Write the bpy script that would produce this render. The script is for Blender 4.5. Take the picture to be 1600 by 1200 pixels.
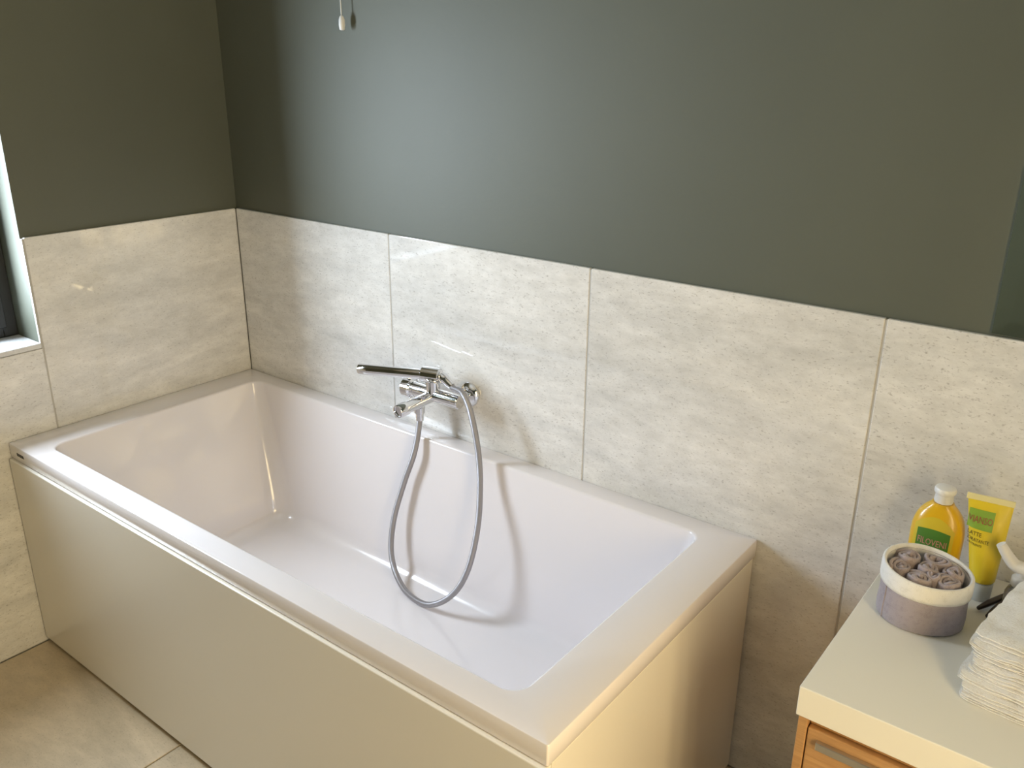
import bpy, bmesh, math, random
from mathutils import Vector, Matrix, noise
random.seed(7)
scene = bpy.context.scene
COL = scene.collection
for o in list(bpy.data.objects):
    bpy.data.objects.remove(o, do_unlink=True)

# ------------------------------------------------------------------ camera
yaw, pitch, roll = 0.6583, 0.3535, 0.0086
CAM = Vector((2.2672, -1.5726, 1.5258))
fwd = Vector((-math.sin(yaw)*math.cos(pitch), math.cos(yaw)*math.cos(pitch), -math.sin(pitch)))
rgt = Vector((math.cos(yaw), math.sin(yaw), 0))
upv = rgt.cross(fwd)
r2 = math.cos(roll)*rgt + math.sin(roll)*upv
u2 = -math.sin(roll)*rgt + math.cos(roll)*upv
cd = bpy.data.cameras.new('camera')
cd.sensor_width = 36.0
cd.lens = 1365.17*36/1600
cd.clip_start = 0.02
cam = bpy.data.objects.new('camera', cd)
COL.objects.link(cam)
M3 = Matrix((r2, u2, -fwd)).transposed()
cam.matrix_world = Matrix.Translation(CAM) @ M3.to_4x4()
scene.camera = cam

# ------------------------------------------------------------------ light
vs = scene.view_settings
vs.view_transform = 'Standard'
vs.look = 'None'
vs.gamma = 1.0
vs.use_curve_mapping = False
vs.exposure = 0.28

w = bpy.data.worlds.new('sky')
scene.world = w
w.use_nodes = True
bg = w.node_tree.nodes['Background']
bg.inputs[0].default_value = (0.72, 0.85, 1.0, 1)
bg.inputs[1].default_value = 1.2

def area(name, loc, rot, sx, sy, power, col):
    l = bpy.data.lights.new(name, 'AREA')
    l.shape = 'RECTANGLE'
    l.size, l.size_y = sx, sy
    l.energy = power
    l.color = col
    o = bpy.data.objects.new(name, l)
    COL.objects.link(o)
    o.location = loc
    o.rotation_euler = rot
    return o
# left wall window (cool daylight) and right wall window (warm low daylight)
WY0, WY1, WZ0, WZ1 = -1.15, -0.6213, 0.835, 1.72
VY0, VY1, VZ0, VZ1 = -1.45, -0.83, 0.43, 1.75
area('window_daylight', (-0.20, (WY0+WY1)/2, (WZ0+WZ1)/2), (0, -math.pi/2, 0), WZ1-WZ0-.06, WY1-WY0-.06, 50, (0.765, 0.85, 1.0))
area('window_sunlight', (2.91, (VY0+VY1)/2, (VZ0+VZ1)/2), (0, math.pi/2, 0), VZ1-VZ0+.1, VY1-VY0+.1, 46, (1.0, 0.72, 0.355))

# ------------------------------------------------------------------ materials
def nt(name):
    m = bpy.data.materials.new(name)
    m.use_nodes = True
    t = m.node_tree
    return m, t, t.nodes['Principled BSDF']
def pm(name, col, rough=0.5, metal=0.0, **kw):
    m, t, b = nt(name)
    b.inputs['Base Color'].default_value = (*col, 1)
    b.inputs['Roughness'].default_value = rough
    b.inputs['Metallic'].default_value = metal
    for k, v in kw.items():
        b.inputs[k.replace('_', ' ')].default_value = v
    return m
def N(t, typ, **kw):
    n = t.nodes.new(typ)
    for k, v in kw.items():
        if k in ('operation', 'blend_type', 'data_type', 'wave_type', 'bands_direction', 'feature', 'noise_dimensions'):
            setattr(n, k, v)
        else:
            n.inputs[k].default_value = v
    return n
def ramp(t, p0, c0, p1, c1):
    r = t.nodes.new('ShaderNodeValToRGB')
    e = r.color_ramp.elements
    e[0].position, e[1].position = p0, p1
    e[0].color = (*c0, 1) if len(c0) == 3 else c0
    e[1].color = (*c1, 1) if len(c1) == 3 else c1
    return r
def mixc(t, a, b, fac, blend='MIX'):
    m = t.nodes.new('ShaderNodeMix')
    m.data_type = 'RGBA'
    m.blend_type = blend
    for s, v in ((6, a), (7, b), (0, fac)):
        if hasattr(v, 'is_output'):
            t.links.new(v, m.inputs[s])
        else:
            m.inputs[s].default_value = (*v, 1) if isinstance(v, tuple) else v
    return m.outputs[2]

def stone(name, light, dark, rough=0.14):
    m, t, b = nt(name)
    L = t.links.new
    tc = t.nodes.new('ShaderNodeTexCoord')
    oi = t.nodes.new('ShaderNodeObjectInfo')
    mul = N(t, 'ShaderNodeMath', operation='MULTIPLY'); mul.inputs[1].default_value = 37.0
    L(oi.outputs['Random'], mul.inputs[0])
    add = N(t, 'ShaderNodeVectorMath', operation='ADD')
    L(tc.outputs['Object'], add.inputs[0]); L(mul.outputs[0], add.inputs[1])
    mp = t.nodes.new('ShaderNodeMapping')
    mp.inputs['Rotation'].default_value = (0, math.radians(7), 0)
    mp.inputs['Scale'].default_value = (1.1, 1, 4.6)
    L(add.outputs[0], mp.inputs[0])
    band = N(t, 'ShaderNodeTexNoise', Scale=1.8, Detail=8.0, Roughness=0.62, Distortion=0.5)
    L(mp.outputs[0], band.inputs['Vector'])
    r = ramp(t, 0.34, dark, 0.62, light)
    L(band.outputs['Fac'], r.inputs[0])
    fine = N(t, 'ShaderNodeTexNoise', Scale=16.0, Detail=8.0, Roughness=0.75)
    mp2 = t.nodes.new('ShaderNodeMapping')
    mp2.inputs['Rotation'].default_value = (0, math.radians(7), 0)
    mp2.inputs['Scale'].default_value = (1.0, 1, 2.2)
    L(add.outputs[0], mp2.inputs[0]); L(mp2.outputs[0], fine.inputs['Vector'])
    rf = ramp(t, 0.35, (0.86, 0.855, 0.845), 0.62, (1.03, 1.03, 1.03))
    L(fine.outputs['Fac'], rf.inputs[0])
    c1 = mixc(t, r.outputs[0], rf.outputs[0], 1.0, 'MULTIPLY')
    sp = N(t, 'ShaderNodeTexNoise', Scale=130.0, Detail=3.0, Roughness=0.65)
    L(mp2.outputs[0], sp.inputs['Vector'])
    sr = ramp(t, 0.585, (1, 1, 1), 0.70, (0.60, 0.58, 0.56))
    L(sp.outputs['Fac'], sr.inputs[0])
    c2 = mixc(t, c1, sr.outputs[0], 0.85, 'MULTIPLY')
    L(c2, b.inputs['Base Color'])
    b.inputs['Roughness'].default_value = rough
    b.inputs['IOR'].default_value = 1.65
    bp = N(t, 'ShaderNodeBump', Strength=0.03, Distance=0.001)
    L(sr.outputs[0], bp.inputs['Height']); L(bp.outputs[0], b.inputs['Normal'])
    return m

def paint(name, col, rough=0.55):
    m, t, b = nt(name)
    L = t.links.new
    tc = t.nodes.new('ShaderNodeTexCoord')
    n = N(t, 'ShaderNodeTexNoise', Scale=160.0, Detail=3.0, Roughness=0.6)
    L(tc.outputs['Object'], n.inputs['Vector'])
    n2 = N(t, 'ShaderNodeTexNoise', Scale=2.0, Detail=3.0)
    L(tc.outputs['Object'], n2.inputs['Vector'])
    r = ramp(t, 0.3, tuple(c*0.94 for c in col), 0.7, tuple(c*1.06 for c in col))
    L(n2.outputs['Fac'], r.inputs[0])
    L(r.outputs[0], b.inputs['Base Color'])
    b.inputs['Roughness'].default_value = rough
    bp = N(t, 'ShaderNodeBump', Strength=0.10, Distance=0.002)
    L(n.outputs['Fac'], bp.inputs['Height']); L(bp.outputs[0], b.inputs['Normal'])
    return m

def fabric(name, c0, c1, scale=900.0, bump=0.5, rough=0.95):
    m, t, b = nt(name)
    L = t.links.new
    tc = t.nodes.new('ShaderNodeTexCoord')
    n = N(t, 'ShaderNodeTexNoise', Scale=scale, Detail=2.0, Roughness=0.6)
    L(tc.outputs['Object'], n.inputs['Vector'])
    n2 = N(t, 'ShaderNodeTexNoise', Scale=scale*0.12, Detail=4.0)
    L(tc.outputs['Object'], n2.inputs['Vector'])
    a = N(t, 'ShaderNodeMath', operation='ADD')
    L(n.outputs['Fac'], a.inputs[0]); L(n2.outputs['Fac'], a.inputs[1])
    r = ramp(t, 0.75, c0, 1.25, c1)
    L(a.outputs[0], r.inputs[0]); L(r.outputs[0], b.inputs['Base Color'])
    b.inputs['Roughness'].default_value = rough
    b.inputs['Sheen Weight'].default_value = 0.25
    bp = N(t, 'ShaderNodeBump', Strength=bump, Distance=0.001)
    L(a.outputs[0], bp.inputs['Height']); L(bp.outputs[0], b.inputs['Normal'])
    return m

def wood(name):
    m, t, b = nt(name)
    L = t.links.new
    tc = t.nodes.new('ShaderNodeTexCoord')
    mp = t.nodes.new('ShaderNodeMapping')
    mp.inputs['Scale'].default_value = (2.0, 2.0, 42.0)
    L(tc.outputs['Object'], mp.inputs[0])
    n = N(t, 'ShaderNodeTexNoise', Scale=3.0, Detail=7.0, Roughness=0.65, Distortion=0.8)
    L(mp.outputs[0], n.inputs['Vector'])
    r = ramp(t, 0.3, (0.40, 0.205, 0.075), 0.7, (0.60, 0.345, 0.145))
    L(n.outputs['Fac'], r.inputs[0]); L(r.outputs[0], b.inputs['Base Color'])
    b.inputs['Roughness'].default_value = 0.45
    bp = N(t, 'ShaderNodeBump', Strength=0.08, Distance=0.001)
    L(n.outputs['Fac'], bp.inputs['Height']); L(bp.outputs[0], b.inputs['Normal'])
    return m

def glass_pane(name):
    m = bpy.data.materials.new(name); m.use_nodes = True
    t = m.node_tree
    for n in list(t.nodes): t.nodes.remove(n)
    o = t.nodes.new('ShaderNodeOutputMaterial')
    tr = t.nodes.new('ShaderNodeBsdfTransparent'); tr.inputs[0].default_value = (0.95, 0.97, 0.96, 1)
    gl = t.nodes.new('ShaderNodeBsdfGlossy'); gl.inputs['Roughness'].default_value = 0.01
    mx = t.nodes.new('ShaderNodeMixShader'); mx.inputs[0].default_value = 0.06
    t.links.new(tr.outputs[0], mx.inputs[1]); t.links.new(gl.outputs[0], mx.inputs[2]); t.links.new(mx.outputs[0], o.inputs[0])
    return m

def hose_mat(name):
    m, t, b = nt(name)
    L = t.links.new
    tc = t.nodes.new('ShaderNodeTexCoord')
    wv = N(t, 'ShaderNodeTexWave', wave_type='BANDS', bands_direction='Y', Scale=40.0)
    L(tc.outputs['UV'], wv.inputs['Vector'])
    b.inputs['Base Color'].default_value = (0.40, 0.385, 0.395, 1)
    b.inputs['Metallic'].default_value = 0.85
    b.inputs['Roughness'].default_value = 0.40
    bp = N(t, 'ShaderNodeBump', Strength=0.35, Distance=0.001)
    L(wv.outputs['Fac'], bp.inputs['Height']); L(bp.outputs[0], b.inputs['Normal'])
    return m

MAT = {
 'paint': paint('dark_green_grey_paint', (0.113, 0.121, 0.090)),
 'ceil': paint('white_ceiling_paint', (0.80, 0.79, 0.75), 0.8),
 'tile': stone('cream_stone', (0.87, 0.85, 0.81), (0.70, 0.69, 0.665), 0.04),
 'floor': stone('beige_floor_stone', (0.60, 0.49, 0.335), (0.44, 0.36, 0.24), 0.3),
 'grout': pm('grey_grout', (0.50, 0.48, 0.44), 0.9),
 'acrylic': pm('white_acrylic', (0.86, 0.81, 0.805), 0.16, Coat_Weight=0.5, Coat_Roughness=0.05),
 'panel': pm('white_panel', (0.86, 0.81, 0.71), 0.24, Coat_Weight=0.3, Coat_Roughness=0.08),
 'chrome': pm('chrome', (0.76, 0.76, 0.77), 0.06, 1.0),
 'darkmetal': pm('dark_chrome', (0.20, 0.20, 0.20), 0.15, 1.0),
 'hose': hose_mat('braided_hose_metal'),
 'black': pm('black_print', (0.02, 0.02, 0.02), 0.5),
 'frame': pm('anthracite_frame', (0.022, 0.024, 0.027), 0.35),
 'white': pm('white_plastic', (0.82, 0.81, 0.78), 0.35),
 'whiteframe': pm('white_frame_paint', (0.8, 0.79, 0.76), 0.4),
 'sill': stone('sill_stone', (0.78, 0.78, 0.77), (0.66, 0.66, 0.66)),
 'glass': glass_pane('window_glass'),
 'mirror': pm('mirror_glass', (0.70, 0.80, 0.75), 0.015, 1.0),
 'counter': pm('cream_laminate', (0.84, 0.81, 0.72), 0.38),
 'wood': wood('oak_veneer'),
 'alu': pm('brushed_aluminium', (0.55, 0.55, 0.54), 0.35, 1.0),
 'lilac': fabric('lilac_grey_canvas', (0.30, 0.26, 0.285), (0.385, 0.335, 0.365), 900, 0.6),
 'cuff': fabric('white_cotton', (0.74, 0.72, 0.67), (0.84, 0.82, 0.78), 800, 0.4),
 'taupe': fabric('taupe_terry', (0.33, 0.26, 0.25), (0.45, 0.37, 0.365), 600, 0.8),
 'cream': fabric('cream_terry', (0.80, 0.75, 0.66), (0.90, 0.87, 0.81), 420, 1.0),
 'yellow': pm('orange_yellow_plastic', (0.76, 0.45, 0.012), 0.3, Coat_Weight=0.3),
 'yellow2': pm('lemon_yellow_tube', (0.80, 0.60, 0.03), 0.35, Coat_Weight=0.2),
 'crimp': pm('pale_yellow_crimp', (0.82, 0.74, 0.38), 0.4),
 'labelyel': pm('yellow_label', (0.66, 0.50, 0.03), 0.4),
 'green': pm('green_label', (0.07, 0.21, 0.025), 0.4),
 'lightgreen': pm('light_green_label', (0.26, 0.42, 0.05), 0.4),
 'redprint': pm('pale_red_print', (0.62, 0.27, 0.22), 0.5),
 'redprint2': pm('red_print', (0.40, 0.09, 0.06), 0.5),
 'darkprint': pm('dark_print', (0.10, 0.07, 0.01), 0.5),
 'clear': pm('clear_plastic', (0.86, 0.88, 0.84), 0.08, Transmission_Weight=0.85, IOR=1.45),
 'capclear': pm('milky_cap', (0.78, 0.79, 0.74), 0.3, Transmission_Weight=0.35),
 'pale': pm('off_white_pump_plastic', (0.80, 0.77, 0.72), 0.35),
 'liquid': pm('brown_liquid', (0.20, 0.13, 0.09), 0.3),
 'brown': pm('dark_brown_plastic', (0.045, 0.028, 0.018), 0.3),
 'cord': pm('white_cord', (0.72, 0.72, 0.68), 0.7),
}

# ------------------------------------------------------------------ mesh helpers
def newbm(): return bmesh.new()
def finish(name, bm, mat, parent=None, loc=(0, 0, 0), smooth=False, angle=None):
    me = bpy.data.meshes.new(name)
    bmesh.ops.recalc_face_normals(bm, faces=bm.faces)
    bm.to_mesh(me); bm.free()
    if mat: me.materials.append(MAT[mat])
    if smooth:
        for p in me.polygons: p.use_smooth = True
        if angle: me.set_sharp_from_angle(angle=math.radians(angle))
    o = bpy.data.objects.new(name, me)
    COL.objects.link(o)
    o.location = loc
    if parent: o.parent = parent
    return o
def box(bm, x0, x1, y0, y1, z0, z1, bev=0.0, seg=1):
    vs_ = [bm.verts.new(p) for p in ((x0,y0,z0),(x1,y0,z0),(x1,y1,z0),(x0,y1,z0),(x0,y0,z1),(x1,y0,z1),(x1,y1,z1),(x0,y1,z1))]
    fs = [bm.faces.new([vs_[i] for i in f]) for f in ((0,3,2,1),(4,5,6,7),(0,1,5,4),(1,2,6,5),(2,3,7,6),(3,0,4,7))]
    if bev:
        es = set(e for f in fs for e in f.edges)
        bmesh.ops.bevel(bm, geom=list(es), offset=bev, segments=seg, affect='EDGES', profile=0.5)
def loft(bm, loops, cap0=True, cap1=True, closed=True):
    rings = [[bm.verts.new(p) for p in lp] for lp in loops]
    for a, b in zip(rings, rings[1:]):
        n = len(a)
        for i in range(n if closed else n-1):
            j = (i+1) % n
            bm.faces.new((a[i], a[j], b[j], b[i]))
    if cap0: bm.faces.new(rings[0][::-1])
    if cap1: bm.faces.new(rings[-1])
    return rings
def frame_of(d):
    d = Vector(d).normalized()
    a = Vector((0, 0, 1)) if abs(d.z) < 0.9 else Vector((1, 0, 0))
    u = d.cross(a).normalized()
    return u, u.cross(d).normalized()
def rod(bm, p0, p1, prof, seg=24):
    """lathe a profile [(t, r)] along the axis p0 -> p1, t in metres from p0"""
    p0, p1 = Vector(p0), Vector(p1)
    d = (p1-p0).normalized()
    u, v = frame_of(d)
    loops = []
    for t, r in prof:
        c = p0 + d*t
        loops.append([c + (u*math.cos(2*math.pi*k/seg) + v*math.sin(2*math.pi*k/seg))*max(r, 1e-5) for k in range(seg)])
    loft(bm, loops)
def cyl(bm, p0, p1, r, bev=0.0015, seg=24):
    L = (Vector(p1)-Vector(p0)).length
    rod(bm, p0, p1, [(0, r-bev), (bev, r), (L-bev, r), (L, r-bev)], seg)
def catmull(pts, n):
    P = [Vector(p) for p in pts]
    P = [2*P[0]-P[1]] + P + [2*P[-1]-P[-2]]
    out = []
    for i in range(1, len(P)-2):
        a, b, c, d = P[i-1:i+3]
        for k in range(n):
            t = k/n
            out.append(0.5*((2*b) + (c-a)*t + (2*a-5*b+4*c-d)*t*t + (-a+3*b-3*c+d)*t**3))
    out.append(P[-2])
    return out
def tube(bm, pts, r, seg=12):
    u, v = frame_of(pts[1]-pts[0])
    prev = (pts[1]-pts[0]).normalized()
    loops = []
    for i, p in enumerate(pts):
        d = (pts[min(i+1, len(pts)-1)] - pts[max(i-1, 0)]).normalized()
        q = prev.rotation_difference(d)
        u = q @ u; v = q @ v; prev = d
        rr = r(i/(len(pts)-1)) if callable(r) else r
        loops.append([p + (u*math.cos(2*math.pi*k/seg) + v*math.sin(2*math.pi*k/seg))*rr for k in range(seg)])
    loft(bm, loops)
    return loops
def rrect(x0, x1, y0, y1, r, z, n=8):
    out = []
    for cx, cy, a0 in ((x1-r, y1-r, 0), (x0+r, y1-r, 90), (x0+r, y0+r, 180), (x1-r, y0+r, 270)):
        for k in range(n+1):
            a = math.radians(a0 + 90*k/n)
            out.append(Vector((cx+r*math.cos(a), cy+r*math.sin(a), z)))
    return out
def empty(name, loc, label=None, cat=None, group=None, rz=0):
    o = bpy.data.objects.new(name, None)
    COL.objects.link(o)
    o.location = loc
    o.rotation_euler = (0, 0, rz)
    o.empty_display_size = 0.05
    return tag(o, label, cat, group)
def tag(o, label=None, cat=None, group=None, kind=None):
    if label: o['label'] = label
    if cat: o['category'] = cat
    if group: o['group'] = group
    if kind: o['kind'] = kind
    return o
def text_mesh(body, size, font_extrude=0.0):
    cu = bpy.data.curves.new('lettering', 'FONT')
    cu.body = body; cu.size = size; cu.align_x = 'LEFT'; cu.extrude = font_extrude
    cu.resolution_u = 2
    ob = bpy.data.objects.new('lettering', cu)
    COL.objects.link(ob)
    bpy.context.view_layer.update()
    me = bpy.data.meshes.new_from_object(ob.evaluated_get(bpy.context.evaluated_depsgraph_get()))
    bpy.data.objects.remove(ob, do_unlink=True)
    bpy.data.curves.remove(cu)
    return me
def lettering(name, body, size, mat, parent, x, z, surf, width=None, bold=0.0):
    """flat text laid on a curved face: surf(x, z) -> y of the face; text runs along local x"""
    me = text_mesh(body, size)
    bm = newbm(); bm.from_mesh(me); bpy.data.meshes.remove(me)
    bmesh.ops.triangulate(bm, faces=bm.faces)
    bmesh.ops.subdivide_edges(bm, edges=[e for e in bm.edges if e.calc_length() > 0.003], cuts=1)
    xs = [v.co.x for v in bm.verts]
    s = (width/(max(xs)-min(xs))) if width else 1.0
    x0 = min(xs)
    for v in bm.verts:
        px = x + (v.co.x-x0)*s; pz = z + v.co.y
        v.co = Vector((px, surf(px, pz), pz))
    o = finish(name, bm, mat, parent)
    return o

# ------------------------------------------------------------------ setting
H, hT, W, LT = 1.1082, 0.6014, 0.7466, 1.7001
X1, T = 0.6453, 0.6177
RX, RY, RZ = 2.75, -2.6, 2.45
TT = 0.010          # tile thickness, tile faces lie on x=0 / y=0 / z=0
GAP = 0.0035
TILES = {}
def tile(parent, w_, h_, loc, rot, mat='tile'):
    key = (round(w_, 4), round(h_, 4), mat)
    if key not in TILES:
        bm = newbm()
        box(bm, GAP/2, w_-GAP/2, 0, TT, GAP/2, h_-0.0005, 0.0018, 2)
        me = bpy.data.meshes.new('tile')
        bmesh.ops.recalc_face_normals(bm, faces=bm.faces)
        bm.to_mesh(me); bm.free(); me.materials.append(MAT[mat])
        TILES[key] = me
    o = bpy.data.objects.new('tile', TILES[key])
    COL.objects.link(o)
    o.location = loc; o.rotation_euler = rot; o.parent = parent
    return o

# floor
bm = newbm(); box(bm, -0.3, RX+0.3, RY-0.2, 0.2, -0.12, -0.0035)
floor = tag(finish('floor', bm, 'grout'), 'beige stone tiled bathroom floor', None, None, 'structure')
fx = [0.0, X1]
while fx[-1]+T < RX: fx.append(fx[-1]+T)
fx.append(RX)
fy = [0.0, -0.30, -0.30-2*T, RY]
for a, b in zip(fx, fx[1:]):
    for c, d in zip(fy, fy[1:]):
        tile(floor, b-a, c-d, (a, d, 0), (-math.pi/2, 0, 0), 'floor')

# back wall
bm = newbm(); box(bm, -0.31, RX+0.2, TT, TT+0.15, -0.1, RZ)
wb = tag(finish('wall_back', bm, 'paint'), 'dark green grey painted wall above a cream stone tile dado', None, None, 'structure')
bm = newbm(); box(bm, 0, RX, 0.0012, TT+0.001, 0, H-0.003)
finish('grout', bm, 'grout', wb)
for a, b in zip(fx, fx[1:]):
    tile(wb, b-a, H, (a, 0, 0), (0, 0, 0))

# left wall with window opening
def wall_with_hole(name, x0, x1, y0, y1, hy0, hy1, hz0, hz1, mat):
    bm = newbm()
    O = [(y0, -0.1), (y1, -0.1), (y1, RZ), (y0, RZ)]
    I = [(hy0, hz0), (hy1, hz0), (hy1, hz1), (hy0, hz1)]
    V = {}
    for xi, x in enumerate((x0, x1)):
        V[xi] = ([bm.verts.new((x, *p)) for p in O], [bm.verts.new((x, *p)) for p in I])
        for k in range(4):
            j = (k+1) % 4
            bm.faces.new((V[xi][0][k], V[xi][0][j], V[xi][1][j], V[xi][1][k]))
    for s in (0, 1):
        for k in range(4):
            j = (k+1) % 4
            bm.faces.new((V[0][s][k], V[0][s][j], V[1][s][j], V[1][s][k]))
    return finish(name, bm, mat)
wl = tag(wall_with_hole('wall_left', -0.24, -TT, RY-0.1, TT+0.1, WY0, WY1, WZ0, WZ1, 'paint'),
         'dark painted side wall with stone dado and window opening', None, None, 'structure')
RL = (0, 0, math.pi/2)
ly = [0.0, -T, WY0, WY0-T, WY0-2*T, RY]
for i, (a, b) in enumerate(zip(ly, ly[1:])):
    if i == 1:
        tile(wl, (-T)-WY0, WZ0-0.012, (0, WY0, 0), RL)
    elif i == 0:
        tile(wl, T, H, (0, -T, 0), RL)
    else:
        tile(wl, a-b, H, (0, b, 0), RL)
for a, b, zt in ((0.0, WY1, H-.003), (WY1, WY0, WZ0-.014), (WY0, RY, H-.003)):
    bm = newbm(); box(bm, -TT-0.001, -0.0012, b, a, 0, zt); finish('grout', bm, 'grout', wl)

# window in the left wall: sill, frame, sash, pane, handle
win = tag(empty('window_1', (-0.12, (WY0+WY1)/2, WZ0)), 'dark framed window beside the bath in a painted reveal', None, None, 'structure')
hw = (WY1-WY0)/2; hh = WZ1-WZ0
def ring(bm, x0, x1, y0, y1, z0, z1, t_, bev=0.002):
    box(bm, x0, x1, y0, y0+t_, z0, z1, bev); box(bm, x0, x1, y1-t_, y1, z0, z1, bev)
    box(bm, x0, x1, y0+t_, y1-t_, z0, z0+t_, bev); box(bm, x0, x1, y0+t_, y1-t_, z1-t_, z1, bev)
bm = newbm(); ring(bm, -0.06, 0.0, -hw+.0005, hw-.0005, 0.0035, hh-.0005, 0.035); finish('window_frame', bm, 'frame', win)
bm = newbm(); ring(bm, -0.05, 0.012, -hw+0.03, hw-0.03, 0.03, hh-0.03, 0.045); finish('sash', bm, 'frame', win)
bm = newbm(); box(bm, -0.025, -0.019, -hw+0.07, hw-0.07, 0.07, hh-0.07); finish('pane', bm, 'glass', win)
bm = newbm(); box(bm, 0.012, 0.020, -hw+0.042, -hw+0.062, 0.52, 0.60, 0.002); box(bm, 0.020, 0.034, -hw+0.046, -hw+0.058, 0.57, 0.59, 0.002)
box(bm, 0.028, 0.040, -hw+0.044, -hw+0.060, 0.47, 0.59, 0.003); finish('window_handle', bm, 'alu', win)
bm = newbm(); box(bm, 0.0, 0.122, -hw+.0005, hw-.0005, -0.011, 0.003, 0.0015); finish('window_sill', bm, 'sill', win)

# right wall with its window, front wall, ceiling
wr = tag(wall_with_hole('wall_right', RX+TT, RX+0.2, RY-0.1, TT+0.1, VY0, VY1, VZ0, VZ1, 'paint'),
         'dark painted wall with stone dado opposite the bath window', None, None, 'structure')
RR = (0, 0, -math.pi/2)
ry = [0.0, -0.3323, VY1, VY0, VY0-T, RY]
for i, (a, b) in enumerate(zip(ry, ry[1:])):
    tile(wr, a-b, VZ0 if i == 2 else H, (RX, a, 0), RR)
win2 = tag(empty('window_2', (RX+0.03, (VY0+VY1)/2, VZ0)), 'white framed window letting in warm daylight', None, None, 'structure')
hw2 = (VY1-VY0)/2; hh2 = VZ1-VZ0
bm = newbm(); ring(bm, 0.0, 0.06, -hw2, hw2, 0, hh2, 0.045); finish('window_frame', bm, 'whiteframe', win2)
for k in (-1, 1):
    bm = newbm(); box(bm, 0.005, 0.05, k*hw2/3-0.02, k*hw2/3+0.02, 0.045, hh2-0.045, 0.002); finish('mullion', bm, 'whiteframe', win2)
for k in (-1, 0, 1):
    bm = newbm(); box(bm, 0.025, 0.031, k*2*hw2/3-hw2/3+0.022, k*2*hw2/3+hw2/3-0.022, 0.045, hh2-0.045); finish('pane', bm, 'glass', win2)
bm = newbm(); box(bm, -0.3, RX+0.3, RY-0.15, RY-TT, -0.1, RZ)
wf = tag(finish('wall_front', bm, 'paint'), 'plain dark painted wall behind the viewer', None, None, 'structure')
bm = newbm(); box(bm, -0.3, RX+0.3, RY-0.15, 0.15, RZ, RZ+0.1)
tag(finish('ceiling', bm, 'ceil'), 'plain white bathroom ceiling', None, None, 'structure')

# ------------------------------------------------------------------ bathtub
tub = empty('bathtub', (0.85, -W/2, 0), 'white rectangular acrylic bathtub with front and end panels', 'bathtub')
def lt(v): return Vector((v[0]-0.85, v[1]+W/2, v[2]))
ox0, ox1, oy0, oy1 = 0.0015, LT, -W, -0.0015
ix0, ix1, iy0, iy1 = 0.105, 1.598, -0.688, -0.058
loops = [rrect(ox0+0.02, ox1-0.02, oy0+0.02, oy1-0.02, 0.004, hT-0.040),
         rrect(ox0+0.001, ox1-0.001, oy0+0.001, oy1-0.001, 0.004, hT-0.040),
         rrect(ox0, ox1, oy0, oy1, 0.004, hT-0.038),
         rrect(ox0, ox1, oy0, oy1, 0.004, hT-0.004),
         rrect(ox0+0.0012, ox1-0.0012, oy0+0.0012, oy1-0.0012, 0.004, hT-0.0012),
         rrect(ox0+0.004, ox1-0.004, oy0+0.004, oy1-0.004, 0.004, hT),
         rrect(ix0-0.007, ix1+0.007, iy0-0.007, iy1+0.007, 0.042, hT)]
for k in range(1, 5):                                   # rolled inner lip
    a = math.pi/2*k/4
    e = 0.007*(1-math.sin(a)); d = 0.007*(1-math.cos(a))
    loops.append(rrect(ix0-e, ix1+e, iy0-e, iy1+e, 0.042-0.007*math.sin(a), hT-d))
zb = 0.20
bx0, bx1, by0, by1 = 0.265, 1.545, -0.625, -0.128
zt_, zl = hT-0.007, zb+0.05
def inner(f):
    return (ix0+(bx0-0.02-ix0)*f, ix1+(bx1+0.02-ix1)*f, iy0+(by0-0.02-iy0)*f, iy1+(by1+0.02-iy1)*f)
for k in range(1, 7):
    f = k/6
    q = inner(f)
    loops.append(rrect(*q, 0.035+0.03*f, zt_+(zl-zt_)*f))
q = inner(1.0)
for k in range(1, 7):                                   # fillet into the bottom
    a = math.pi/2*k/6
    s = math.sin(a); c = 1-math.cos(a)
    ins = 0.058*c
    loops.append(rrect(q[0]+ins, q[1]-ins, q[2]+ins, q[3]-ins, 0.065, zl-0.05*s))
loops.append(rrect(0.5, 1.3, -0.5, -0.25, 0.05, zb-0.004))
bm = newbm(); loft(bm, [[lt(p) for p in lp] for lp in loops], cap0=False)
shell = finish('basin', bm, 'acrylic', tub, smooth=True, angle=38)
bm = newbm(); box(bm, 0.004, LT-0.0005, -W-0.007, -W+0.012, 0.016, hT-0.042, 0.0022, 2)
for v in bm.verts: v.co = lt(v.co)
fp = finish('front_panel', bm, 'panel', tub)
bm = newbm(); box(bm, LT-0.018, LT-0.0015, -W+0.014, -0.012, 0.016, hT-0.0425, 0.0015, 2)
for v in bm.verts: v.co = lt(v.co)
finish('end_panel', bm, 'panel', tub)
for x in (0.25, 1.5):
    for y in (-0.6, -0.15):
        bm = newbm(); rod(bm, lt((x, y, 0)), lt((x, y, 0.19)), [(0, .03), (.01, .03), (.012, .01), (.19, .01)], 16)
        finish('foot', bm, 'darkmetal', tub)
bm = newbm(); box(bm, 0.043, 0.078, -W-0.0008, -W+0.001, hT-0.0245, hT-0.0165, 0.0003)
for v in bm.verts: v.co = lt(v.co)
tag(finish('maker_mark', bm, 'black', tub), 'small dark maker mark on the rim')

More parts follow.
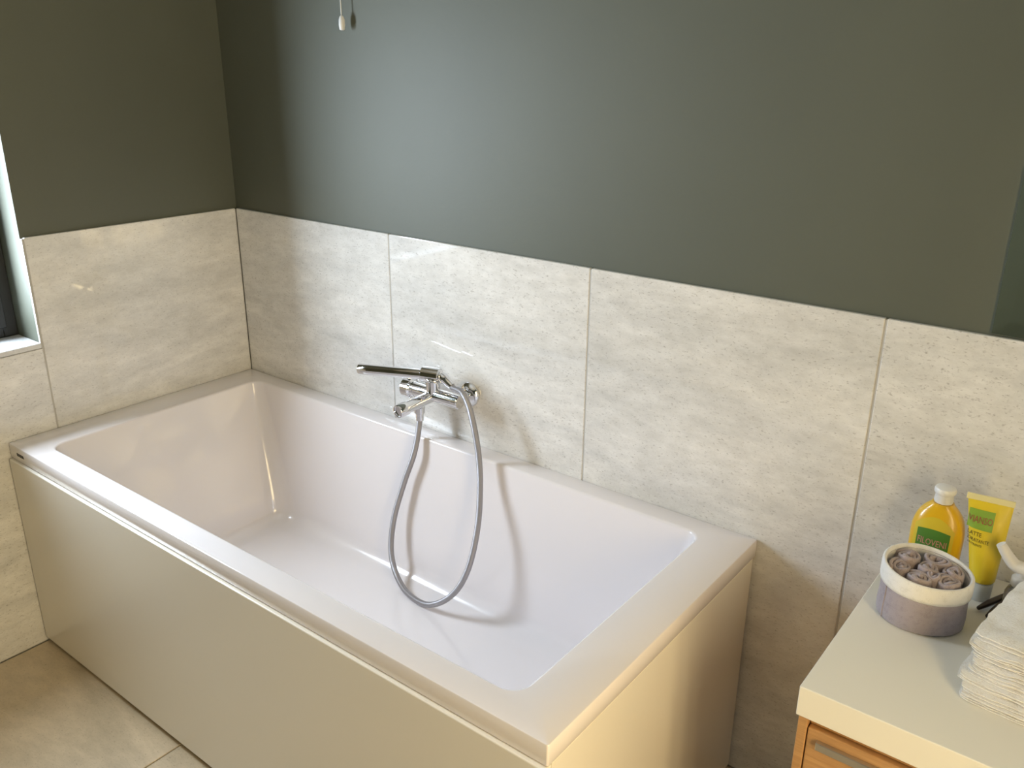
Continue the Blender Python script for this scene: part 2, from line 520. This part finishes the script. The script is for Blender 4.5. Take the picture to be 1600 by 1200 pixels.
# ------------------------------------------------------------------ bath mixer tap
tap = empty('bath_mixer_tap', (0.84, 0, 0.735), 'chrome wall mounted bath mixer tap with round spout above the tub', 'tap')
def tp(x, y, z): return Vector((x-0.84, y, z-0.735))
for x in (0.772, 0.918):
    bm = newbm()
    rod(bm, tp(x, -0.0005, .735), tp(x, -0.06, .735), [(0, .031), (.004, .0325), (.009, .031), (.016, .021), (.019, .014), (.05, .014)], 28)
    finish('escutcheon', bm, 'chrome', tap, smooth=True, angle=50)
bm = newbm()
cyl(bm, tp(.786, -.062, .735), tp(.938, -.062, .735), .0185, .002, 28)
finish('body', bm, 'chrome', tap, smooth=True, angle=40)
bm = newbm()
rod(bm, tp(.750, -.062, .733), tp(.790, -.062, .735), [(0, .022), (.003, .0255), (.026, .0255), (.030, .020), (.040, .0195)], 28)
knob = finish('control_knob', bm, 'chrome', tap, smooth=True, angle=40)
bm = newbm()
cyl(bm, tp(.764, -.062, .757), tp(.764, -.062, .771), .006, .001, 12)
finish('knob_grip', bm, 'darkmetal', knob, smooth=True, angle=40)
bm = newbm()
rod(bm, tp(.798, -.062, .735), tp(.798, -.062, .652), [(0, .0125), (.045, .0125), (.047, .0145), (.062, .0145), (.064, .011), (.083, .0105)], 20)
finish('hose_outlet', bm, 'chrome', tap, smooth=True, angle=40)
bm = newbm()
rod(bm, tp(.850, -.064, .722), tp(.850, -.064, .778), [(0, .0165), (.002, .0185), (.054, .0185), (.056, .0165)], 28)
finish('tower', bm, 'chrome', tap, smooth=True, angle=40)
bm = newbm()
rod(bm, Vector((-.024, 0, 0)), Vector((.026, 0, 0)), [(0, .0180), (.002, .0205), (.048, .0205), (.050, .0180)], 28)
bmesh.ops.rotate(bm, verts=bm.verts, cent=(0, 0, 0), matrix=Matrix.Rotation(0.28, 3, 'Z'))
for v in bm.verts: v.co += tp(.851, -.072, .7905)
finish('shower_holder', bm, 'chrome', tap, smooth=True, angle=30)
bm = newbm()
rod(bm, tp(.847, -.066, .731), tp(.842, -.185, .724), [(0, .0150), (.088, .0150), (.09, .0172), (.117, .0172), (.119, .016), (.1195, .013), (.115, .012)], 28)
finish('spout', bm, 'chrome', tap, smooth=True, angle=40)

hs = empty('hand_shower', (.847, -.083, .806), 'slim chrome stick hand shower lying in the tap holder', 'hand shower')
p_tip = Vector((.655, -.133, .7800)) - hs.location
p_end = Vector((.8775, -.0645, .7915)) - hs.location
bm = newbm()
Lh = (p_end-p_tip).length
rod(bm, p_tip, p_end, [(0, .0125), (.002, .0140), (.03, .0140), (Lh*.6, .0138), (Lh-.01, .0130), (Lh, .0115)], 24)
finish('handle', bm, 'chrome', hs, smooth=True, angle=40)
u_, v_ = frame_of(p_end-p_tip)
bm = newbm()
rod(bm, p_tip-(p_end-p_tip).normalized()*.0012, p_tip, [(0, .0085), (.0012, .009)], 20)
finish('spray_face', bm, 'darkmetal', hs)
bm = newbm()
rod(bm, p_end, p_end+Vector((.037, .000, -.019)), [(0, .0125), (.006, .0135), (.014, .0135), (.016, .012), (.034, .0095), (.041, .0085)], 20)
finish('hose_nut', bm, 'chrome', hs, smooth=True, angle=40)

def px(u, v, y):                       # image point -> world point on the plane y
    d = r2*((u-800)/1365.17) - u2*((v-600)/1365.17) + fwd
    return CAM + d*((y-CAM.y)/d.y)
hp = [Vector((.905, -.0645, .7775)), Vector((.920, -.0655, .769)), px(722, 614, -.069), px(733, 637, -.075), px(742, 675, -.082), px(748, 715, -.088), px(750, 760, -.103),
      px(746, 825, -.138), px(731, 890, -.170), px(706, 930, -.188), px(670, 945, -.193), px(638, 928, -.180), px(619, 897, -.160),
      px(611, 858, -.142), px(616, 808, -.120), px(632, 752, -.098), px(646, 712, -.086), px(653, 678, -.071)]
hp.append(Vector((.798, -.062, .662)))
pts = catmull(hp, 10)
bm = newbm(); lps = tube(bm, pts, 0.0078, 14)
uvl = bm.loops.layers.uv.new('uv')
acc = [0.0]
for a, b in zip(pts, pts[1:]): acc.append(acc[-1]+(b-a).length)
bm.verts.index_update(); bm.verts.ensure_lookup_table()
for f in bm.faces:
    for lp in f.loops:
        i = lp.vert.index
        lp[uvl].uv = ((i % 14)/14, acc[i//14]*8)
org = Vector((.90, -.15, .23))
for v in bm.verts: v.co -= org
hose = finish('shower_hose', bm, 'hose', None, org, smooth=True)
tag(hose, 'grey metal shower hose looping from the tap down into the bathtub', 'hose')

# ------------------------------------------------------------------ mirror
mx0, mx1, mz0, mz1 = 2.046, 2.70, H+0.004, 1.96
mir = empty('wall_mirror', ((mx0+mx1)/2, TT, mz0), 'wall mirror with slanted glass edges above the vanity counter', 'mirror')
def rect(x0, x1, z0, z1, y): return [Vector((x0-(mx0+mx1)/2, y-TT, z0-mz0)), Vector((x1-(mx0+mx1)/2, y-TT, z0-mz0)), Vector((x1-(mx0+mx1)/2, y-TT, z1-mz0)), Vector((x0-(mx0+mx1)/2, y-TT, z1-mz0))]
B = 0.024
bm = newbm()
loft(bm, [rect(mx0, mx1, mz0, mz1, TT), rect(mx0, mx1, mz0, mz1, TT-.006), rect(mx0+B, mx1-B, mz0+B, mz1-B, TT-.0075)], True, False)
finish('bevelled_edge', bm, 'mirror', mir)
bm = newbm()
loft(bm, [rect(mx0+B, mx1-B, mz0+B, mz1-B, TT-.006), rect(mx0+B, mx1-B, mz0+B, mz1-B, TT-.0075)], True, True)
finish('mirror_glass', bm, 'mirror', mir)

# ------------------------------------------------------------------ pull cord
cx_, cy_, cz_ = 0.527, -0.012, 1.594
pc = empty('pull_cord', (cx_, cy_, cz_), 'white pull cord hanging from the ceiling before the dark wall', 'pull cord')
bm = newbm()
rod(bm, (0, 0, 0), (0, 0, .034), [(0, .004), (.002, .0066), (.012, .0078), (.024, .0072), (.031, .005), (.034, .002)], 20)
finish('bead', bm, 'white', pc, smooth=True, angle=50)
bm = newbm()
tube(bm, catmull([(0, 0, .03), (-.002, 0, .10), (-.006, 0, .2), (-.006, 0, .5), (-.006, 0, RZ-cz_-.02)], 6), .0014, 8)
finish('cord', bm, 'cord', pc, smooth=True)
bm = newbm()
rod(bm, (-.006, 0, RZ-cz_), (-.006, 0, RZ-cz_-.03), [(0, .025), (.018, .025), (.026, .018), (.03, .005)], 24)
finish('switch_rose', bm, 'white', pc, smooth=True, angle=50)

# ------------------------------------------------------------------ vanity
VX, VF, VZ = 1.965, -0.494, 0.68
van = empty('vanity_cabinet', (2.455, -0.24, 0.24), 'wall hung oak vanity cabinet under the cream counter', 'cabinet')
def lv(v): return Vector((v[0]-2.455, v[1]+0.24, v[2]-0.24))
def vpart(name, b, mat, parent=None, bev=0.0015):
    bm = newbm(); box(bm, *b, bev, 2)
    for v in bm.verts: v.co = lv(v.co)
    return finish(name, bm, mat, parent or van)
ZT = VZ-0.0505
vpart('carcass', (VX+.003, 2.742, -.466, -.001, .24, ZT-.002), 'wood')
for z0, z1 in ((.432, ZT-.020), (.243, .428)):
    d = vpart('drawer', (VX+.018, 2.730, -.485, -.467, z0, z1), 'wood', None, .002)
    vpart('handle', (VX+.034, 2.66, -.494, -.4855, z1-.027, z1-.014), 'alu', d, .001)
vpart('side_panel', (VX+.0025, VX+.0165, -.486, -.4665, .242, ZT-.0025), 'wood')
vpart('top_rail', (VX+.018, 2.730, -.476, -.4665, ZT-.018, ZT-.003), 'wood')
bm = newbm(); box(bm, VX, 2.748, VF, -0.0015, ZT, VZ, 0.0015, 2)
for v in bm.verts: v.co -= Vector((2.455, -.24, ZT))
tag(finish('counter_top', bm, 'counter', None, (2.455, -.24, ZT)), 'thick cream counter top on the oak vanity', 'counter')

# ------------------------------------------------------------------ fabric basket
BX, BY = 2.054, -0.207
bas = empty('fabric_basket', (BX, BY, VZ), 'round lilac grey fabric basket with a white turned down cuff', 'basket')
def wob(a, k): return 1 + 0.025*math.sin(2*a+0.6) + 0.015*math.sin(3*a+k)
def bring(r, z, k=1.0, slope=0.0, n=72):
    out = []
    for i in range(n):
        a = 2*math.pi*i/n
        q = r*wob(a, k)
        out.append(Vector((q*math.cos(a), q*math.sin(a)*0.89, z + slope*(-math.cos(a)*.5+math.sin(a)*.5))))
    return out
HB = 0.094
bm = newbm()
loft(bm, [bring(.052, .0005), bring(.061, .001), bring(.0645, .005), bring(.0655, .02), bring(.0642, .045, 1.1), bring(.0645, .072, 1.2, .002), bring(.0640, HB-.004, 1.2, .008),
          bring(.0605, HB-.004, 1.2, .008), bring(.0605, .06, 1.2), bring(.0595, .012), bring(.05, .006)])
finish('body', bm, 'lilac', bas, smooth=True)
bm = newbm()
loft(bm, [bring(.0648, HB-.030, 1.2, .006), bring(.0668, HB-.0305, 1.2, .006), bring(.0676, HB-.024, 1.2, .006), bring(.0674, HB-.008, 1.2, .009), bring(.0668, HB-.001, 1.2, .010),
          bring(.0652, HB+.001, 1.2, .010), bring(.0630, HB+.0012, 1.2, .010), bring(.0612, HB-.001, 1.2, .010), bring(.0598, HB-.01, 1.2, .009), bring(.0598, HB-.035, 1.2, .006), bring(.0603, HB-.036, 1.2, .006)], False, False)
finish('cuff', bm, 'cuff', bas, smooth=True)
for ang in (-2.35, 0.9):
    bm = newbm()
    pts = []
    for z in (.004, .02, .04, .062):
        r = (.0645 if z < .01 else .0655 if z < .03 else .0649)*wob(ang, 1.1)
        pts.append(Vector((r*math.cos(ang), r*math.sin(ang)*0.89, z)))
    tube(bm, catmull(pts, 4), .0011, 8)
    finish('seam', bm, 'lilac', bas, smooth=True)

# rolled cloths in the basket
def roll_cloth(i, x, y, r, sq, rot, top, turns, label):
    n = int(turns*22)
    th = r/(turns+0.55)
    outer, inn = [], []
    for k in range(n+1):
        a = 2*math.pi*turns*k/n
        rc = th*0.45 + (r*1.06-th*0.95)*(k/n)
        jit = 1 + 0.05*math.sin(3*a+i)
        for lst, off in ((outer, th*.46), (inn, -th*.40)):
            q = (rc+off)*jit
            lst.append(Vector((q*math.cos(a), q*math.sin(a)*sq, 0)))
    M = Matrix.Rotation(rot, 3, 'Z')
    bm = newbm()
    rows = []
    prof = [(0.0, 0.0), (0.6, 0.0), (0.93, 0.0), (0.985, 0.12), (1.0, 0.38)]
    zs = VZ+.0075
    hgt = top - zs
    for f, pin in prof:
        ro, ri = [], []
        for k in range(n+1):
            o_, i_ = outer[k], inn[k]
            zz = hgt*f + (0.0022*math.sin(k*.55+i*2)+.0012*math.sin(k*.21+i))*(1 if f > .9 else 0)
            mid = (o_+i_)/2
            a = M @ (o_+(mid-o_)*pin); b = M @ (i_+(mid-i_)*pin)
            ro.append(bm.verts.new((a.x, a.y, zz))); ri.append(bm.verts.new((b.x, b.y, zz)))
        rows.append((ro, ri))
    for (a0, b0), (a1, b1) in zip(rows, rows[1:]):
        for k in range(n):
            bm.faces.new((a0[k], a0[k+1], a1[k+1], a1[k]))
            bm.faces.new((b0[k+1], b0[k], b1[k], b1[k+1]))
        for k in (0, n):
            bm.faces.new((a0[k], a1[k], b1[k], b0[k]))
    a1, b1 = rows[-1]; a0, b0 = rows[0]
    for k in range(n):
        bm.faces.new((a1[k], a1[k+1], b1[k+1], b1[k])); bm.faces.new((a0[k+1], a0[k], b0[k], b0[k+1]))
    o = finish('rolled_cloth', bm, 'taupe', None, (BX+x*.95, BY+y*.82, zs), smooth=True, angle=75)
    tag(o, label, 'cloth', 'rolled taupe cloths in the basket')
ZR = VZ+HB-.002
rolls = [(-.0350, .0175, .0205, 0.95, 0.3, ZR+.005, 2.4, 'round rolled taupe cloth with open centre at the far left of the basket'),
         (.0050, .0395, .0250, 0.66, -.15, ZR+.003, 2.4, 'flattened taupe roll at the back of the basket beside the yellow bottle'),
         (.0385, .0190, .0210, 0.80, 2.1, ZR+.001, 2.3, 'rolled taupe cloth at the right back of the basket nearest the tube'),
         (.0370, -.0200, .0220, 0.84, 1.1, ZR-.001, 2.3, 'rolled taupe cloth against the right rim of the basket'),
         (-.0375, -.0190, .0205, 0.85, 1.9, ZR, 2.3, 'rolled taupe cloth against the left front rim of the basket'),
         (.0015, .0060, .0200, 0.90, 5.2, ZR+.002, 2.1, 'taupe roll in the middle of the basket ringed by other rolls'),
         (-.0060, -.0395, .0215, 0.78, -.2, ZR-.001, 2.4, 'taupe roll at the very front of the basket rim'),
         (.0135, -.0215, .0120, 0.80, 2.6, ZR+.001, 1.7, 'smallest taupe roll squeezed between the front rolls of the basket')]
for i, a in enumerate(rolls): roll_cloth(i, *a)

# ------------------------------------------------------------------ yellow bottle
bot = empty('lotion_bottle', (2.036, -.066, VZ), 'orange yellow bottle with white cap and green label behind the basket', 'bottle')
prof = [(0, .86), (.002, .92), (.006, .955), (.02, .975), (.05, .99), (.085, 1.0), (.098, .985), (.108, .945), (.117, .885), (.125, .80), (.132, .69), (.138, .56), (.1425, .44), (.146, .40)]
AX, AY = .0425, .027
def bprof(z):
    for (z0, r0), (z1, r1) in zip(prof, prof[1:]):
        if z0 <= z <= z1: return r0+(r1-r0)*(z-z0)/(z1-z0)
    return prof[-1][1]
def bsurf(x, z, off=.0006):
    r = bprof(z)
    e = min(abs(x)/(AX*r), .995)
    return -(AY*max(r, .62 if z > .12 else r))*(1-e**2.4)**(1/2.4) - off
bm = newbm()
def sell(a, b, z, n=48):
    out = []
    for k in range(n):
        t = 2*math.pi*k/n
        c, s = math.cos(t), math.sin(t)
        out.append(Vector((a*math.copysign(abs(c)**(2/2.4), c), b*math.copysign(abs(s)**(2/2.4), s), z)))
    return out
loft(bm, [sell(AX*r, AY*max(r, .62 if z > .12 else r), z) for z, r in prof])
finish('body', bm, 'yellow', bot, smooth=True, angle=60)
bm = newbm()
rod(bm, (0, 0, .1465), (0, 0, .178), [(0, .0145), (.002, .0155), (.014, .0142), (.017, .0160), (.019, .0172), (.024, .0172), (.027, .0160), (.0285, .012)], 32)
finish('cap', bm, 'white', bot, smooth=True, angle=45)
def patch(name, x0, x1, z0, z1, mat, parent, surf, off, arch=0.0, n=14, m=8):
    bm = newbm()
    g = []
    for j in range(m+1):
        row = []
        for i in range(n+1):
            x = x0+(x1-x0)*i/n
            top = z1 + arch*(1-((2*i/n)-1)**2)
            z = z0+(top-z0)*j/m
            row.append(bm.verts.new((x, surf(x, z, off), z)))
        g.append(row)
    for j in range(m):
        for i in range(n):
            bm.faces.new((g[j][i], g[j][i+1], g[j+1][i+1], g[j+1][i]))
    return finish(name, bm, mat, parent, smooth=True)
lab = patch('label', -.0335, .0300, .036, .104, 'labelyel', bot, bsurf, .0005, .020)
patch('green_panel', -.0275, .0250, .044, .099, 'green', lab, bsurf, .0009, .004)
lettering('lettering', 'FILOVENI', .017, 'redprint', lab, -.0245, .073, lambda x, z: bsurf(x, z, .0013), .046)

# ------------------------------------------------------------------ yellow tube
tub2 = empty('cream_tube', (2.119, -.083, VZ), 'lemon yellow squeeze tube standing on its pale cap beside the bottle', 'tube', rz=math.radians(7))
bm = newbm()
rod(bm, (0, 0, 0.0003), (0, 0, .034), [(0, .0165), (.001, .0175), (.030, .0185), (.032, .0175), (.0335, .012)], 32)
finish('cap', bm, 'capclear', tub2, smooth=True, angle=45)
TH = .186
def tdim(z):
    f = (z-.034)/(TH-.034)
    f = min(max(f, 0), 1)
    g = f**1.0
    a = .0195+(.0345-.0195)*g
    b = .0195*(1-f**1.5)+.0012
    return a, b, -.012*f, -.010*f*0
def tsurf(x, z, off=.0006):
    a, b, sx, sy = tdim(z)
    e = min(abs(x-sx)/a, .99)
    return -b*math.sqrt(1-e*e) - off + sy
bm = newbm()
lpz = []
for z, k in ((.034, .75), (.0352, .93), (.038, 1.0)):
    a, b, sx, sy = tdim(z); lpz.append([Vector((sx+a*k*math.cos(t*math.pi/20), sy+b*k*math.sin(t*math.pi/20), z)) for t in range(40)])
for i in range(1, 15):
    z = .038+(TH-.010-.038)*i/14
    a, b, sx, sy = tdim(z); lpz.append([Vector((sx+a*math.cos(t*math.pi/20), sy+b*math.sin(t*math.pi/20), z)) for t in range(40)])
loft(bm, lpz)
tb = finish('body', bm, 'yellow2', tub2, smooth=True, angle=60)
bm = newbm()
box(bm, tdim(TH)[2]-.0352, tdim(TH)[2]+.0352, -.0016, .0016, TH-.0105, TH, .0005)
finish('crimped_end', bm, 'crimp', tub2)
lb = patch('label', -.0390, -.001, .128, .162, 'lightgreen', tub2, tsurf, .0006)
lettering('lettering', 'VIANSO', .017, 'redprint2', lb, -.0385, .139, lambda x, z: tsurf(x, z, .0011), .036)
lettering('lettering', 'LATTE', .0105, 'darkprint', tub2, -.0355, .116, lambda x, z: tsurf(x, z, .0007), .021)
lettering('lettering', 'IDRATANTE', .0090, 'darkprint', tub2, -.0345, .106, lambda x, z: tsurf(x, z, .0007), .0325)
lettering('lettering', 'NUTRIENTE', .0055, 'darkprint', tub2, -.0330, .099, lambda x, z: tsurf(x, z, .0007), .022)

# ------------------------------------------------------------------ pump bottle, hair clip
pu = empty('pump_bottle', (2.178, -.115, VZ), 'small clear bottle with off white pump nozzle behind the folded cloths', 'bottle')
bm = newbm()
rod(bm, (0, 0, .0003), (0, 0, .062), [(0, .019), (.003, .0215), (.046, .0215), (.055, .018), (.059, .013), (.062, .012)], 28)
finish('body', bm, 'clear', pu, smooth=True, angle=45)
bm = newbm()
rod(bm, (0, 0, .003), (0, 0, .036), [(0, .0185), (.002, .0198), (.033, .0198)], 28)
finish('contents', bm, 'liquid', pu, smooth=True, angle=45)
bm = newbm()
rod(bm, (0, 0, .061), (0, 0, .090), [(0, .0145), (.002, .016), (.014, .016), (.017, .013), (.019, .0105), (.029, .0105)], 24)
finish('collar', bm, 'pale', pu, smooth=True, angle=45)
bm = newbm()
tube(bm, catmull([(.012, .002, .089), (-.002, 0, .092), (-.016, -.001, .096), (-.030, -.003, .112), (-.040, -.004, .126)], 6), lambda f: .0125-.0050*f, 16)
finish('nozzle', bm, 'pale', pu, smooth=True, angle=60)

hc = empty('hair_clip', (2.150, -.185, VZ), 'dark brown two pronged hair clip lying between basket and folded cloths', 'hair clip')
for k, (a, b) in enumerate((((-.022, .052, .008), (.012, .132, .010)), ((-.006, .040, .006), (.016, .128, .009)))):
    bm = newbm()
    tube(bm, catmull([a, tuple((p*0.6+q*0.4) for p, q in zip(a, b)), b], 6), lambda f: .0032+.0022*math.sin(math.pi*min(f*1.0, 1)), 10)
    finish('prong', bm, 'brown', hc, smooth=True)

# ------------------------------------------------------------------ folded cloths
FX, FY = 2.265, -.278
zc = VZ
labels = ['cream folded washcloth at the very bottom of the stack on the counter', 'cream folded washcloth second from the bottom of the stack', 'cream folded washcloth third from the bottom of the stack',
          'cream folded washcloth fourth from the bottom of the stack', 'cream folded washcloth fourth from the top of the stack', 'cream folded washcloth third from the top of the stack',
          'cream folded washcloth just under the top one of the stack', 'cream folded washcloth lying on top of the stack']
NC = len(labels)
for c in range(NC):
    th = 0.0112
    f = c/(NC-1)
    hx = .112 - .006*f + random.uniform(-.004, .004)
    hy = .116 - .012*f + random.uniform(-.004, .004)
    yawc = math.radians(-4 - 6*f + random.uniform(-2.0, 2.0))
    oxc, oyc = .004*f + random.uniform(-.003, .003), .026*f + random.uniform(-.003, .003)
    bm = newbm()
    nl = 3
    for l in range(nl):
        z0 = th*l/nl + .0003
        t_ = th/nl - .0008
        ex = random.uniform(-.0045, .002); ey = random.uniform(-.0045, .002)
        nx, ny = 22, 22
        top, bt = [], []
        for j in range(ny+1):
            rt, rb = [], []
            for i in range(nx+1):
                u, v = -1+2*i/nx, -1+2*j/ny
                # slightly rounded outline with frayed waves
                rx = (hx+ex)*(u*(1-.05*abs(v)**6)) ; ryy = (hy+ey)*(v*(1-.05*abs(u)**6))
                e = max(abs(u), abs(v))
                nz = noise.noise(Vector((rx*22, ryy*22, c*3.1+l)))
                nz2 = noise.noise(Vector((rx*70, ryy*70, c*5.7+l*2)))
                if e > .9:
                    rx += .0022*nz2; ryy += .0022*noise.noise(Vector((ryy*70, rx*70, c*2.7+l)))
                hgt_ = (c*nl+l)/(NC*nl)
                sh_ = noise.noise(Vector((rx*14+3, ryy*14, 0.3+.04*c)))+.5*noise.noise(Vector((rx*38, ryy*38+2, 0.7+.06*c)))
                wav = .0006*nz*(1+e) + .0060*sh_*min(1, hgt_*2.2)*(.3+.7*e)
                edge = max(0, (e-.88)/.12)
                drop = .0
                top_z = z0+t_-edge*edge*t_*.30 + (wav + (.0016*nz if c == NC-1 else 0)) - drop
                bot_z = z0+edge*edge*t_*.30 + wav - drop
                if c == 0 and l == 0: bot_z = max(bot_z, .0002)
                rt.append(bm.verts.new((rx, ryy, top_z))); rb.append(bm.verts.new((rx, ryy, bot_z)))
            top.append(rt); bt.append(rb)
        for j in range(ny):
            for i in range(nx):
                bm.faces.new((top[j][i], top[j][i+1], top[j+1][i+1], top[j+1][i]))
                bm.faces.new((bt[j+1][i], bt[j+1][i+1], bt[j][i+1], bt[j][i]))
        per = [(0, i) for i in range(nx)] + [(j, nx) for j in range(ny)] + [(ny, nx-i) for i in range(nx)] + [(ny-j, 0) for j in range(ny)]
        for a, b in zip(per, per[1:]+per[:1]):
            bm.faces.new((bt[a[0]][a[1]], bt[b[0]][b[1]], top[b[0]][b[1]], top[a[0]][a[1]]))
    o = finish('folded_cloth', bm, 'cream', None, (FX+oxc, FY+oyc, zc), smooth=True, angle=60)
    o.rotation_euler = (0, 0, yawc)
    tag(o, labels[c], 'cloth', 'folded cream washcloths stacked on the counter')
    zc += th
